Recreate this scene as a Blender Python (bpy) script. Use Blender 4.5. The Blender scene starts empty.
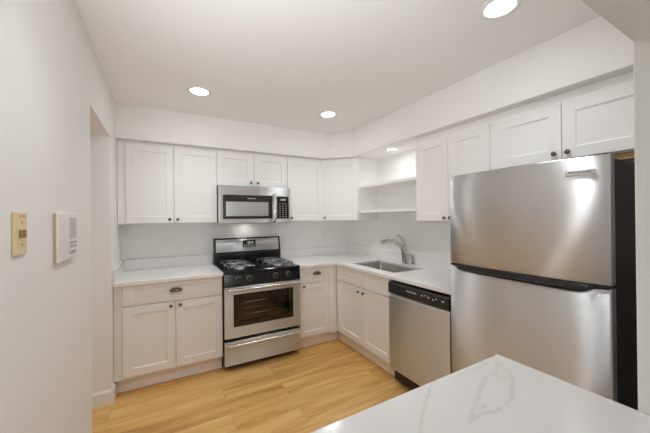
import bpy, bmesh, math, random
from mathutils import Vector, Matrix
random.seed(7)
PI = math.pi
scn = bpy.context.scene
COL = scn.collection

# ---------------------------------------------------------------- camera
cam_d = bpy.data.cameras.new('camera')
cam = bpy.data.objects.new('camera', cam_d)
COL.objects.link(cam)
scn.camera = cam
F_PX, YAW, PITCH, ROLL = 293.77, 0.5084, 0.0032, -0.0102
CAM = Vector((0.3392, -3.4499, 1.4092))
fw = Vector((math.sin(YAW)*math.cos(PITCH), math.cos(YAW)*math.cos(PITCH), math.sin(PITCH)))
rt = Vector((math.cos(YAW), -math.sin(YAW), 0))
up = rt.cross(fw)
r2 = rt*math.cos(ROLL) + up*math.sin(ROLL)
u2 = -rt*math.sin(ROLL) + up*math.cos(ROLL)
m3 = Matrix((r2, u2, -fw)).transposed()
cam.matrix_world = Matrix.Translation(CAM) @ m3.to_4x4()
cam_d.sensor_fit = 'HORIZONTAL'
cam_d.sensor_width = 36.0
cam_d.lens = 36.0*F_PX/650.0
cam_d.clip_start = 0.02

# ---------------------------------------------------------------- world, exposure
world = bpy.data.worlds.new('world')
scn.world = world
world.use_nodes = True
wb = world.node_tree.nodes['Background']
wb.inputs['Color'].default_value = (0.86, 0.93, 1.0, 1)
wb.inputs['Strength'].default_value = 2.1
scn.view_settings.view_transform = 'Standard'
scn.view_settings.look = 'None'
scn.view_settings.gamma = 1.0
scn.view_settings.use_curve_mapping = False
scn.view_settings.exposure = 0.93
LAMP = 1.2             # watts of each recessed lamp
LAMP_COL = (0.93, 0.97, 1.0)
scn.cycles.max_bounces = 14
scn.cycles.diffuse_bounces = 10
scn.cycles.glossy_bounces = 6
scn.cycles.sample_clamp_indirect = 8.0
scn.cycles.caustics_reflective = False
scn.cycles.caustics_refractive = False


def window_portal(name, loc, rot, sx, sy):
    d = bpy.data.lights.new(name, 'AREA')
    d.shape = 'RECTANGLE'
    d.size, d.size_y = sx, sy
    d.cycles.is_portal = True
    o = bpy.data.objects.new(name, d)
    COL.objects.link(o)
    o.location, o.rotation_euler = loc, rot
    return o


window_portal('window_portal', (1.95, -7.02, 1.45), (PI/2, 0, 0), 1.6, 1.7)
window_portal('window_portal', (-1.40, -2.16, 1.375), (0, -PI/2, 0), 1.35, 0.44)

# added fill spot beside the camera, aimed up to brighten the kitchen ceiling
fl_d = bpy.data.lights.new('ceiling_fill_spot', 'SPOT')
fl_d.energy = 42.0
fl_d.color = (0.90, 0.955, 1.0)
fl_d.spot_size = math.radians(104)
fl_d.spot_blend = 1.0
fl_d.shadow_soft_size = 0.12
fl_o = bpy.data.objects.new('ceiling_fill_spot', fl_d)
COL.objects.link(fl_o)
fl_o.location = (0.14, -3.06, 1.46)
fl_o.rotation_euler = (Vector((1.40, -1.55, 2.418)) - Vector(fl_o.location)).to_track_quat('-Z', 'Y').to_euler()

# ---------------------------------------------------------------- measures (metres)
W = 2.668            # right wall plane
ZC = 2.418           # ceiling
ZCT = 0.912          # worktop
YB = -0.607          # face of base cabinet doors
YU = -0.315          # face of wall cabinet doors
XC = W + YB          # face of the right run
ZS = 2.117           # underside of soffit
DS = 0.376           # soffit depth
YD = -0.668          # far jamb of doorway
YD2 = -1.405         # near jamb
ZL = 2.05            # doorway head
YWF = -3.18          # kitchen face of front wall
XWF = 1.394          # end of wing wall
ZH = 1.850           # underside of header


# ---------------------------------------------------------------- materials
def mat(name):
    m = bpy.data.materials.new(name)
    m.use_nodes = True
    nt = m.node_tree
    b = nt.nodes['Principled BSDF']
    return m, nt, b


def N(nt, typ, **kw):
    n = nt.nodes.new(typ)
    for k, v in kw.items():
        setattr(n, k, v)
    return n


def noise_tint(nt, b, base, amount, scale, coords='Object', rough=None, bump=0.0, bscale=None):
    """base colour gently varied by noise"""
    tc = N(nt, 'ShaderNodeTexCoord')
    nz = N(nt, 'ShaderNodeTexNoise')
    nz.inputs['Scale'].default_value = scale
    nz.inputs['Detail'].default_value = 4
    nt.links.new(tc.outputs[coords], nz.inputs['Vector'])
    mx = N(nt, 'ShaderNodeMix', data_type='RGBA')
    lo = [c*(1-amount) for c in base]
    hi = [min(1, c*(1+amount)) for c in base]
    mx.inputs[6].default_value = (*lo, 1)
    mx.inputs[7].default_value = (*hi, 1)
    nt.links.new(nz.outputs['Fac'], mx.inputs[0])
    nt.links.new(mx.outputs[2], b.inputs['Base Color'])
    if bump:
        n2 = N(nt, 'ShaderNodeTexNoise')
        n2.inputs['Scale'].default_value = bscale or scale*10
        nt.links.new(tc.outputs[coords], n2.inputs['Vector'])
        bp = N(nt, 'ShaderNodeBump')
        bp.inputs['Strength'].default_value = bump
        bp.inputs['Distance'].default_value = 0.002
        nt.links.new(n2.outputs['Fac'], bp.inputs['Height'])
        nt.links.new(bp.outputs['Normal'], b.inputs['Normal'])


def simple(name, col, rough=0.5, metal=0.0, amount=0.03, scale=6, bump=0.0, bscale=None, spec=0.5):
    m, nt, b = mat(name)
    noise_tint(nt, b, col, amount, scale, bump=bump, bscale=bscale)
    b.inputs['Roughness'].default_value = rough
    b.inputs['Metallic'].default_value = metal
    b.inputs['Specular IOR Level'].default_value = spec
    return m


M_WALL = simple('wall_paint', (0.86, 0.848, 0.83), 0.75, amount=0.008, scale=3, bump=0.12, bscale=220, spec=0.3)
M_CEIL = simple('ceiling_paint', (0.90, 0.893, 0.88), 0.85, amount=0.006, scale=3, bump=0.08, bscale=200, spec=0.2)
M_CAB = simple('cabinet_lacquer', (0.86, 0.848, 0.832), 0.38, amount=0.01, scale=5, spec=0.4)
M_TRIM = simple('trim_paint', (0.83, 0.82, 0.80), 0.4, amount=0.01)
M_BOUNCE_CARPET = simple('pale_bounce_carpet', (0.66, 0.64, 0.61), 0.95, amount=0.08, scale=90, bump=0.5, bscale=500, spec=0.1)
M_PLATE = simple('white_plastic', (0.84, 0.83, 0.81), 0.35, amount=0.01)
M_GREYP = simple('grey_plastic', (0.42, 0.41, 0.40), 0.5, amount=0.03)
M_GREYL = simple('pale_grey_plastic', (0.62, 0.61, 0.59), 0.5, amount=0.03)
M_ALMOND = simple('almond_plastic', (0.80, 0.64, 0.36), 0.35, amount=0.02)
M_ALMOND_D = simple('dark_almond_plastic', (0.35, 0.24, 0.10), 0.5, amount=0.03)  # darker brown of the toggles and screws
M_BEIGE = simple('beige_backplate', (0.60, 0.46, 0.28), 0.5)
M_BRONZE = simple('dark_pewter', (0.17, 0.15, 0.135), 0.25, 1.0, amount=0.1, scale=40)
M_CHROME = simple('chrome', (0.66, 0.65, 0.63), 0.12, 1.0, amount=0.01)
M_BLACK = simple('black_enamel', (0.010, 0.010, 0.011), 0.12, amount=0.05)
M_BLACKP = simple('black_plastic', (0.016, 0.015, 0.015), 0.3, amount=0.05)
M_FRSIDE = simple('black_textured_steel', (0.007, 0.0065, 0.008), 0.36, spec=0.3, amount=0.08, scale=30, bump=0.15, bscale=300)
M_GASKET = simple('grey_door_edge', (0.33, 0.32, 0.31), 0.45, 0.3)
M_IRON = simple('cast_iron', (0.28, 0.275, 0.275), 0.22, 0.7, amount=0.1, scale=40)
M_BURNER = simple('burner_aluminium', (0.55, 0.54, 0.53), 0.3, 0.9)
M_OVEN = simple('oven_enamel', (0.20, 0.205, 0.215), 0.35, amount=0.15, scale=15)
M_RACK = simple('rack_wire', (0.75, 0.72, 0.68), 0.25, 1.0)
M_MARK = simple('pale_lettering', (0.70, 0.68, 0.65), 0.5)
M_DIMMARK = simple('grey_lettering', (0.26, 0.25, 0.24), 0.5)
M_DARKMARK = simple('dark_lettering', (0.10, 0.10, 0.10), 0.5)
M_WOOD = simple('raw_plywood', (0.50, 0.32, 0.13), 0.6, amount=0.15, scale=12)
M_BASKET = simple('window_mesh_grey', (0.46, 0.455, 0.45), 0.18, 0.4, amount=0.05, scale=60)
M_BLACKGLASS = simple('black_glass', (0.020, 0.018, 0.017), 0.06, amount=0.02)


def steel(name, col=(0.72, 0.73, 0.74), rough=0.36, aniso=1.0, rot=0.25, grain=(1, 1, 260)):
    m, nt, b = mat(name)
    tc = N(nt, 'ShaderNodeTexCoord')
    mp = N(nt, 'ShaderNodeMapping')
    mp.inputs['Scale'].default_value = grain
    nz = N(nt, 'ShaderNodeTexNoise')
    nz.inputs['Scale'].default_value = 2.5
    nz.inputs['Detail'].default_value = 5
    nt.links.new(tc.outputs['Object'], mp.inputs['Vector'])
    nt.links.new(mp.outputs['Vector'], nz.inputs['Vector'])
    mx = N(nt, 'ShaderNodeMix', data_type='RGBA')
    mx.inputs[6].default_value = (*[c*0.93 for c in col], 1)
    mx.inputs[7].default_value = (*[c*1.07 for c in col], 1)
    nt.links.new(nz.outputs['Fac'], mx.inputs[0])
    nt.links.new(mx.outputs[2], b.inputs['Base Color'])
    mr = N(nt, 'ShaderNodeMapRange')
    mr.inputs['To Min'].default_value = rough*0.9
    mr.inputs['To Max'].default_value = rough*1.1
    nt.links.new(nz.outputs['Fac'], mr.inputs['Value'])
    nt.links.new(mr.outputs['Result'], b.inputs['Roughness'])
    bp = N(nt, 'ShaderNodeBump')
    bp.inputs['Strength'].default_value = 1.0
    bp.inputs['Distance'].default_value = 0.0006
    nt.links.new(nz.outputs['Fac'], bp.inputs['Height'])
    nt.links.new(bp.outputs['Normal'], b.inputs['Normal'])
    b.inputs['Metallic'].default_value = 1.0
    b.inputs['Anisotropic'].default_value = aniso
    b.inputs['Anisotropic Rotation'].default_value = rot
    tg = N(nt, 'ShaderNodeTangent', direction_type='RADIAL', axis='Z')
    nt.links.new(tg.outputs['Tangent'], b.inputs['Tangent'])
    return m


M_STEEL = steel('brushed_steel')
M_HANDLE = steel('handle_steel', (0.68, 0.66, 0.64), 0.22, 0.3)
M_SINK = steel('sink_steel', (0.50, 0.47, 0.43), 0.30, 0.3)


def glass_pane():
    m, nt, b = mat('oven_glass')
    out = nt.nodes['Material Output']
    gl = N(nt, 'ShaderNodeBsdfGlossy')
    gl.inputs['Roughness'].default_value = 0.04
    gl.inputs['Color'].default_value = (0.9, 0.88, 0.85, 1)
    tr = N(nt, 'ShaderNodeBsdfTransparent')
    tr.inputs['Color'].default_value = (0.88, 0.86, 0.84, 1)
    fr = N(nt, 'ShaderNodeFresnel')
    fr.inputs['IOR'].default_value = 1.5
    mx = N(nt, 'ShaderNodeMixShader')
    nt.links.new(fr.outputs[0], mx.inputs[0])
    nt.links.new(tr.outputs[0], mx.inputs[1])
    nt.links.new(gl.outputs[0], mx.inputs[2])
    nt.links.new(mx.outputs[0], out.inputs['Surface'])
    return m


M_GLASS = glass_pane()


def emissive(name, col, strength):
    m, nt, b = mat(name)
    b.inputs['Base Color'].default_value = (*col, 1)
    b.inputs['Emission Color'].default_value = (*col, 1)
    b.inputs['Emission Strength'].default_value = strength
    return m


M_LENS = emissive('lamp_lens', (0.93, 0.97, 1.0), 21.0)
M_LENS_S = emissive('niche_lamp_lens', (0.97, 0.985, 1.0), 6.0)
M_DIGIT = emissive('display_digits', (0.55, 0.65, 0.60), 0.12)


def floor_mat():
    m, nt, b = mat('oak_plank_floor')
    tc = N(nt, 'ShaderNodeTexCoord')
    br = N(nt, 'ShaderNodeTexBrick')
    br.offset = 0.37
    br.offset_frequency = 2
    br.inputs['Color1'].default_value = (0, 0, 0, 1)
    br.inputs['Color2'].default_value = (1, 1, 1, 1)
    br.inputs['Mortar'].default_value = (0.5, 0.5, 0.5, 1)
    br.inputs['Scale'].default_value = 1.0
    br.inputs['Mortar Size'].default_value = 0.0012
    br.inputs['Mortar Smooth'].default_value = 0.3
    br.inputs['Brick Width'].default_value = 1.22
    br.inputs['Row Height'].default_value = 0.18
    nt.links.new(tc.outputs['Object'], br.inputs['Vector'])
    # per-plank shift of the grain
    sep = N(nt, 'ShaderNodeSeparateXYZ')
    nt.links.new(tc.outputs['Object'], sep.inputs[0])
    ad = N(nt, 'ShaderNodeMath', operation='MULTIPLY_ADD')
    nt.links.new(br.outputs['Color'], ad.inputs[0])
    ad.inputs[1].default_value = 13.0
    nt.links.new(sep.outputs['Z'], ad.inputs[2])
    cmb = N(nt, 'ShaderNodeCombineXYZ')
    nt.links.new(sep.outputs['X'], cmb.inputs['X'])
    nt.links.new(sep.outputs['Y'], cmb.inputs['Y'])
    nt.links.new(ad.outputs[0], cmb.inputs['Z'])
    mp = N(nt, 'ShaderNodeMapping')
    mp.inputs['Scale'].default_value = (0.9, 7, 1)
    nt.links.new(cmb.outputs[0], mp.inputs['Vector'])
    nz = N(nt, 'ShaderNodeTexNoise')
    nz.inputs['Scale'].default_value = 1.6
    nz.inputs['Detail'].default_value = 6
    nz.inputs['Roughness'].default_value = 0.55
    nz.inputs['Distortion'].default_value = 0.8
    nt.links.new(mp.outputs[0], nz.inputs['Vector'])
    mp2 = N(nt, 'ShaderNodeMapping')
    mp2.inputs['Scale'].default_value = (4, 120, 1)
    nt.links.new(cmb.outputs[0], mp2.inputs['Vector'])
    n2 = N(nt, 'ShaderNodeTexNoise')
    n2.inputs['Scale'].default_value = 1.0
    n2.inputs['Detail'].default_value = 3
    nt.links.new(mp2.outputs[0], n2.inputs['Vector'])
    rp = N(nt, 'ShaderNodeValToRGB')
    e = rp.color_ramp.elements
    e[0].position, e[0].color = 0.28, (0.50, 0.25, 0.075, 1)
    e[1].position, e[1].color = 0.72, (0.82, 0.52, 0.21, 1)
    k = rp.color_ramp.elements.new(0.5)
    k.color = (0.69, 0.39, 0.122, 1)
    mixv = N(nt, 'ShaderNodeMath', operation='MULTIPLY_ADD')
    nt.links.new(n2.outputs['Fac'], mixv.inputs[0])
    mixv.inputs[1].default_value = 0.14
    nt.links.new(nz.outputs['Fac'], mixv.inputs[2])
    sub = N(nt, 'ShaderNodeMath', operation='SUBTRACT')
    nt.links.new(mixv.outputs[0], sub.inputs[0])
    sub.inputs[1].default_value = 0.07
    ad2 = N(nt, 'ShaderNodeMath', operation='MULTIPLY_ADD')
    nt.links.new(br.outputs['Color'], ad2.inputs[0])
    ad2.inputs[1].default_value = 0.16
    nt.links.new(sub.outputs[0], ad2.inputs[2])
    sub2 = N(nt, 'ShaderNodeMath', operation='SUBTRACT')
    nt.links.new(ad2.outputs[0], sub2.inputs[0])
    sub2.inputs[1].default_value = 0.08
    nt.links.new(sub2.outputs[0], rp.inputs['Fac'])
    mx = N(nt, 'ShaderNodeMix', data_type='RGBA', blend_type='MULTIPLY')
    nt.links.new(br.outputs['Fac'], mx.inputs[0])
    nt.links.new(rp.outputs['Color'], mx.inputs[6])
    mx.inputs[7].default_value = (0.66, 0.58, 0.5, 1)
    nt.links.new(mx.outputs[2], b.inputs['Base Color'])
    b.inputs['Roughness'].default_value = 0.42
    b.inputs['Specular IOR Level'].default_value = 0.4
    bp = N(nt, 'ShaderNodeBump')
    bp.inputs['Strength'].default_value = 0.08
    bp.inputs['Distance'].default_value = 0.002
    nt.links.new(n2.outputs['Fac'], bp.inputs['Height'])
    nt.links.new(bp.outputs['Normal'], b.inputs['Normal'])
    return m


M_FLOOR = floor_mat()


def quartz(name, veins=None, general=0.35, base=(0.86, 0.852, 0.84)):
    """white quartz; thin grey veins from noise plus, optionally, veins along given polylines"""
    m, nt, b = mat(name)
    L = nt.links.new
    tc = N(nt, 'ShaderNodeTexCoord')
    nz = N(nt, 'ShaderNodeTexNoise')
    nz.inputs['Scale'].default_value = 1.1
    nz.inputs['Detail'].default_value = 5
    nz.inputs['Distortion'].default_value = 0.9
    L(tc.outputs['Object'], nz.inputs['Vector'])
    s = N(nt, 'ShaderNodeMath', operation='SUBTRACT')
    L(nz.outputs['Fac'], s.inputs[0])
    s.inputs[1].default_value = 0.5
    a = N(nt, 'ShaderNodeMath', operation='ABSOLUTE')
    L(s.outputs[0], a.inputs[0])
    mr = N(nt, 'ShaderNodeMapRange')
    mr.inputs['From Min'].default_value = 0.0
    mr.inputs['From Max'].default_value = 0.012
    mr.inputs['To Min'].default_value = general
    mr.inputs['To Max'].default_value = 0.0
    L(a.outputs[0], mr.inputs['Value'])
    nm = N(nt, 'ShaderNodeTexNoise')
    nm.inputs['Scale'].default_value = 2.3
    L(tc.outputs['Object'], nm.inputs['Vector'])
    mr2 = N(nt, 'ShaderNodeMapRange')
    mr2.inputs['From Min'].default_value = 0.45
    mr2.inputs['From Max'].default_value = 0.65
    L(nm.outputs['Fac'], mr2.inputs['Value'])
    mu = N(nt, 'ShaderNodeMath', operation='MULTIPLY')
    L(mr.outputs[0], mu.inputs[0])
    L(mr2.outputs[0], mu.inputs[1])
    fac = mu.outputs[0]
    if veins:
        wn = N(nt, 'ShaderNodeTexNoise')
        wn.inputs['Scale'].default_value = 14
        wn.inputs['Detail'].default_value = 4
        L(tc.outputs['Object'], wn.inputs['Vector'])
        vs = N(nt, 'ShaderNodeVectorMath', operation='SUBTRACT')
        L(wn.outputs['Color'], vs.inputs[0])
        vs.inputs[1].default_value = (0.5, 0.5, 0.5)
        vm = N(nt, 'ShaderNodeVectorMath', operation='MULTIPLY')
        L(vs.outputs[0], vm.inputs[0])
        vm.inputs[1].default_value = (0.04, 0.04, 0)
        va = N(nt, 'ShaderNodeVectorMath', operation='ADD')
        L(tc.outputs['Object'], va.inputs[0])
        L(vm.outputs[0], va.inputs[1])
        br = N(nt, 'ShaderNodeTexNoise')
        br.inputs['Scale'].default_value = 22
        L(tc.outputs['Object'], br.inputs['Vector'])
        brk = N(nt, 'ShaderNodeMapRange')
        brk.inputs['From Min'].default_value = 0.22
        brk.inputs['From Max'].default_value = 0.52
        L(br.outputs['Fac'], brk.inputs['Value'])
        for (p, q, width, strength) in veins:
            ap = N(nt, 'ShaderNodeVectorMath', operation='SUBTRACT')
            L(va.outputs[0], ap.inputs[0])
            ap.inputs[1].default_value = (p[0], p[1], 0)
            fl = N(nt, 'ShaderNodeVectorMath', operation='MULTIPLY')
            L(ap.outputs[0], fl.inputs[0])
            fl.inputs[1].default_value = (1, 1, 0)
            d = Vector((q[0]-p[0], q[1]-p[1], 0))
            dt = N(nt, 'ShaderNodeVectorMath', operation='DOT_PRODUCT')
            L(fl.outputs[0], dt.inputs[0])
            dt.inputs[1].default_value = d/d.length_squared
            cl = N(nt, 'ShaderNodeClamp')
            L(dt.outputs['Value'], cl.inputs['Value'])
            sc = N(nt, 'ShaderNodeVectorMath', operation='SCALE')
            sc.inputs[0].default_value = d
            L(cl.outputs[0], sc.inputs['Scale'])
            ds = N(nt, 'ShaderNodeVectorMath', operation='DISTANCE')
            L(fl.outputs[0], ds.inputs[0])
            L(sc.outputs[0], ds.inputs[1])
            r = N(nt, 'ShaderNodeMapRange', interpolation_type='SMOOTHSTEP')
            r.inputs['From Min'].default_value = 0
            r.inputs['From Max'].default_value = width
            r.inputs['To Min'].default_value = strength
            r.inputs['To Max'].default_value = 0
            L(ds.outputs['Value'], r.inputs['Value'])
            mb = N(nt, 'ShaderNodeMath', operation='MULTIPLY')
            L(r.outputs[0], mb.inputs[0])
            L(brk.outputs[0], mb.inputs[1])
            mxm = N(nt, 'ShaderNodeMath', operation='MAXIMUM')
            L(fac, mxm.inputs[0])
            L(mb.outputs[0], mxm.inputs[1])
            fac = mxm.outputs[0]
    mx = N(nt, 'ShaderNodeMix', data_type='RGBA')
    mx.inputs[6].default_value = (*base, 1)
    mx.inputs[7].default_value = (0.36, 0.34, 0.32, 1)
    L(fac, mx.inputs[0])
    L(mx.outputs[2], b.inputs['Base Color'])
    b.inputs['Roughness'].default_value = 0.16
    b.inputs['Specular IOR Level'].default_value = 0.45
    return m


M_QUARTZ = quartz('white_quartz', general=0.09)
V = []
for line, wd, st in [
    ([(1.065, -2.826), (1.00, -2.86), (0.93, -2.905), (0.856, -2.964), (0.80, -3.02)], 0.0075, 0.289),
    ([(1.345, -2.86), (1.28, -2.885), (1.235, -2.90), (1.17, -2.91), (1.115, -2.935), (1.05, -2.965), (0.99, -3.005)], 0.0125, 0.234),
    ([(1.345, -2.86), (1.29, -2.93), (1.23, -2.965), (1.18, -2.99), (1.13, -3.00)], 0.0100, 0.206),
    ([(1.235, -2.90), (1.27, -2.93)], 0.0125, 0.179),
    ([(1.30, -2.845), (1.22, -2.85), (1.14, -2.85)], 0.0088, 0.193),
    ([(1.10, -3.005), (1.04, -2.995), (1.00, -3.00)], 0.0088, 0.275),
    ([(1.075, -2.975), (1.055, -2.978)], 0.0088, 0.413),
]:
    for i in range(len(line)-1):
        V.append((line[i], line[i+1], wd, st))
M_QUARTZ_P = quartz('white_quartz_veined_dimmed', V, general=0.0, base=(0.69, 0.675, 0.655))  # base darkened to stand in for weaker light on the peninsula


# ---------------------------------------------------------------- mesh helpers
def new():
    return bmesh.new()


def _merge(bm, tmp):
    me = bpy.data.meshes.new('tmp')
    tmp.to_mesh(me)
    bm.from_mesh(me)
    bpy.data.meshes.remove(me)
    tmp.free()


def box(bm, x0, x1, y0, y1, z0, z1, bev=0.0015, seg=2):
    t = new()
    vs = [t.verts.new((x, y, z)) for z in (z0, z1) for y in (y0, y1) for x in (x0, x1)]
    for f in ((0, 2, 3, 1), (4, 5, 7, 6), (0, 1, 5, 4), (2, 6, 7, 3), (0, 4, 6, 2), (1, 3, 7, 5)):
        t.faces.new([vs[i] for i in f])
    if bev:
        bmesh.ops.bevel(t, geom=t.edges[:], offset=bev, segments=seg, profile=0.5, affect='EDGES')
    _merge(bm, t)
    return bm


def prism(bm, pts, z0, z1, bev=0.0, seg=2, axis='Z'):
    """polygon pts (u,v) extruded along an axis"""
    t = new()

    def P(u, v, w):
        return {'Z': (u, v, w), 'Y': (u, w, v), 'X': (w, u, v)}[axis]
    a = [t.verts.new(P(u, v, z0)) for u, v in pts]
    b = [t.verts.new(P(u, v, z1)) for u, v in pts]
    n = len(pts)
    t.faces.new(a)
    t.faces.new(b)
    for i in range(n):
        t.faces.new((a[i], a[(i+1) % n], b[(i+1) % n], b[i]))
    bmesh.ops.recalc_face_normals(t, faces=t.faces[:])
    if bev:
        bmesh.ops.bevel(t, geom=t.edges[:], offset=bev, segments=seg, profile=0.5, affect='EDGES')
    _merge(bm, t)
    return bm


def lathe(bm, prof, M=None, n=24):
    """profile [(r,h)] turned around local Z, placed by matrix M"""
    t = new()
    rings = []
    for r, h in prof:
        if r < 1e-6:
            rings.append([t.verts.new((0, 0, h))])
        else:
            rings.append([t.verts.new((r*math.cos(2*PI*i/n), r*math.sin(2*PI*i/n), h)) for i in range(n)])
    for a, b in zip(rings[:-1], rings[1:]):
        for i in range(n):
            j = (i+1) % n
            if len(a) == 1 and len(b) == 1:
                continue
            if len(a) == 1:
                t.faces.new((a[0], b[i], b[j]))
            elif len(b) == 1:
                t.faces.new((a[i], a[j], b[0]))
            else:
                t.faces.new((a[i], a[j], b[j], b[i]))
    bmesh.ops.recalc_face_normals(t, faces=t.faces[:])
    for f in t.faces:
        f.smooth = True
    if M is not None:
        t.transform(M)
    _merge(bm, t)
    return bm


def tube(bm, pts, r, n=12, cap=True, flat=(1, 1)):
    """round bar along points; r a number or list"""
    t = new()
    pts = [Vector(p) for p in pts]
    rs = r if isinstance(r, (list, tuple)) else [r]*len(pts)
    rings = []
    prev = None
    for i, p in enumerate(pts):
        if i == 0:
            d = pts[1]-p
        elif i == len(pts)-1:
            d = p-pts[i-1]
        else:
            d = (pts[i+1]-p).normalized()+(p-pts[i-1]).normalized()
        d.normalize()
        if prev is None:
            ref = Vector((0, 0, 1)) if abs(d.z) < 0.9 else Vector((0, 1, 0))
            u = d.cross(ref).normalized()
        else:
            u = (prev - d*prev.dot(d)).normalized()
        prev = u
        v = d.cross(u)
        rings.append([t.verts.new(p + u*rs[i]*flat[0]*math.cos(2*PI*k/n) + v*rs[i]*flat[1]*math.sin(2*PI*k/n)) for k in range(n)])
    for a, b in zip(rings[:-1], rings[1:]):
        for k in range(n):
            t.faces.new((a[k], a[(k+1) % n], b[(k+1) % n], b[k]))
    if cap:
        t.faces.new(rings[0])
        t.faces.new(rings[-1])
    bmesh.ops.recalc_face_normals(t, faces=t.faces[:])
    for f in t.faces:
        f.smooth = len(f.verts) == 4
    _merge(bm, t)
    return bm


def curve_pts(ctrl, n=8):
    """Catmull-Rom through control points"""
    c = [Vector(p) for p in ctrl]
    c = [c[0]*2-c[1]] + c + [c[-1]*2-c[-2]]
    out = []
    for i in range(1, len(c)-2):
        for k in range(n):
            s = k/n
            p0, p1, p2, p3 = c[i-1:i+3]
            out.append(0.5*((2*p1)+(p2-p0)*s+(2*p0-5*p1+4*p2-p3)*s*s+(3*p1-p0-3*p2+p3)*s**3))
    out.append(c[-2])
    return out


def slab(bm, us, vs, filled, w0, w1, bev=0.0, axis='Z'):
    """cells of a grid filled where filled(ucentre, vcentre); thickness w0..w1 on axis"""
    t = new()

    def P(u, v, w):
        return {'Z': (u, v, w), 'Y': (u, w, v), 'X': (w, u, v)}[axis]
    cells = {}
    for i in range(len(us)-1):
        for j in range(len(vs)-1):
            if filled((us[i]+us[i+1])/2, (vs[j]+vs[j+1])/2):
                cells[i, j] = 1
    vd = {}

    def vert(i, j, k):
        if (i, j, k) not in vd:
            vd[i, j, k] = t.verts.new(P(us[i], vs[j], (w0, w1)[k]))
        return vd[i, j, k]
    for (i, j) in cells:
        for k in (0, 1):
            t.faces.new((vert(i, j, k), vert(i+1, j, k), vert(i+1, j+1, k), vert(i, j+1, k)))
        for (di, dj, a, b) in ((0, -1, (i, j), (i+1, j)), (0, 1, (i, j+1), (i+1, j+1)),
                               (-1, 0, (i, j), (i, j+1)), (1, 0, (i+1, j), (i+1, j+1))):
            if (i+di, j+dj) not in cells:
                t.faces.new((vert(*a, 0), vert(*b, 0), vert(*b, 1), vert(*a, 1)))
    bmesh.ops.recalc_face_normals(t, faces=t.faces[:])
    if bev:
        ed = [e for e in t.edges if len(e.link_faces) == 2 and e.calc_face_angle(0) > 0.8]
        bmesh.ops.bevel(t, geom=ed, offset=bev, segments=3, profile=0.5, affect='EDGES')
    _merge(bm, t)
    return bm


def obj(name, bm, material, parent=None, smooth=None):
    me = bpy.data.meshes.new(name)
    bm.to_mesh(me)
    bm.free()
    me.materials.append(material)
    o = bpy.data.objects.new(name, me)
    COL.objects.link(o)
    if parent:
        o.parent = parent
    return o


def empty(name, loc=(0, 0, 0), rz=0.0):
    o = bpy.data.objects.new(name, None)
    COL.objects.link(o)
    o.location = loc
    o.rotation_euler = (0, 0, rz)
    o.empty_display_size = 0.1
    return o


def tag(o, label, cat, group=None):
    o['label'] = label
    o['category'] = cat
    if group:
        o['group'] = group
    return o


def thing(name, label, cat, loc=(0, 0, 0), rz=0.0, group=None):
    return tag(empty(name, loc, rz), label, cat, group)


def struct(name, bm, material):
    o = obj(name, bm, material)
    o['kind'] = 'structure'
    return o


def copy_tree(o, parent=None):
    kids = list(o.children)
    c = o.copy()
    COL.objects.link(c)
    if parent:
        c.parent = parent
    for k in kids:
        copy_tree(k, c)
    return c


def lettering(name, text, size, material, parent, M, extrude=0.0004):
    cu = bpy.data.curves.new(name, 'FONT')
    cu.body = text
    cu.size = size
    cu.extrude = extrude
    cu.align_x = 'CENTER'
    cu.align_y = 'CENTER'
    f = bpy.data.objects.new(name, cu)
    COL.objects.link(f)
    bpy.context.view_layer.update()
    me = bpy.data.meshes.new_from_object(f.evaluated_get(bpy.context.evaluated_depsgraph_get()))
    bpy.data.objects.remove(f)
    me.materials.clear()
    me.materials.append(material)
    o = bpy.data.objects.new(name, me)
    COL.objects.link(o)
    o.parent = parent
    o.matrix_local = M
    return o


# ---------------------------------------------------------------- room shell
def plane_box(x0, x1, y0, y1, z0, z1):
    return box(new(), x0, x1, y0, y1, z0, z1, 0)


XR, YR = 4.2, -7.0      # far extents of the room behind the camera
struct('floor', plane_box(-1.5, XR, -3.62, 0.12, -0.06, 0.0), M_FLOOR)
struct('floor_dining', plane_box(-1.5, XR, YR-0.15, -3.62, -0.06, 0.004), M_BOUNCE_CARPET)  # unseen floor, pale carpet added to bounce neutral light onto the header
struct('ceiling', plane_box(-1.5, XR, YR-0.15, 0.12, ZC, ZC+0.08), M_CEIL)
struct('wall_back', plane_box(-1.5, W+0.12, 0.0, 0.12, 0, ZC), M_WALL)
struct('wall_right', plane_box(W, W+0.12, YWF, 0.0, 0, ZC), M_WALL)
struct('wall_left', slab(new(), [YR, YD2, YD, 0.0], [0, ZL, ZC],
                         lambda u, v: not (YD2 < u < YD and v < ZL), -0.136, 0.0, 0.004, 'X'), M_WALL)
struct('wall_hall', slab(new(), [-1.38, -0.136], [-2.6, -2.48, YD, YD+0.1],
                         lambda u, v: v > YD or v < -2.48, 0, ZC), M_WALL)
struct('wall_hall_end', slab(new(), [-2.6, -2.38, -1.94, YD+0.1], [0, 0.7, 2.05, ZC],
                             lambda u, v: not (-2.38 < u < -1.94 and 0.7 < v < 2.05), -1.5, -1.38, 0.003, 'X'), M_WALL)
hb_ = new()
for (a, b_, c, d) in ((-2.38, -1.94, 0.7, 0.74), (-2.38, -1.94, 2.01, 2.05), (-2.38, -2.35, 0.74, 2.01), (-1.97, -1.94, 0.74, 2.01), (-2.35, -1.97, 1.36, 1.38)):
    box(hb_, -1.46, -1.41, a, b_, c, d, 0.003)
struct('added_hall_window', hb_, M_TRIM)  # unseen window, added to let neutral daylight through the doorway
struct('wall_front', slab(new(), [0.0, XWF, XR], [0, ZH, ZC],
                          lambda u, v: u > XWF or v > ZH, YWF-0.11, YWF, 0.004, 'Y'), M_WALL)
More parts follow.
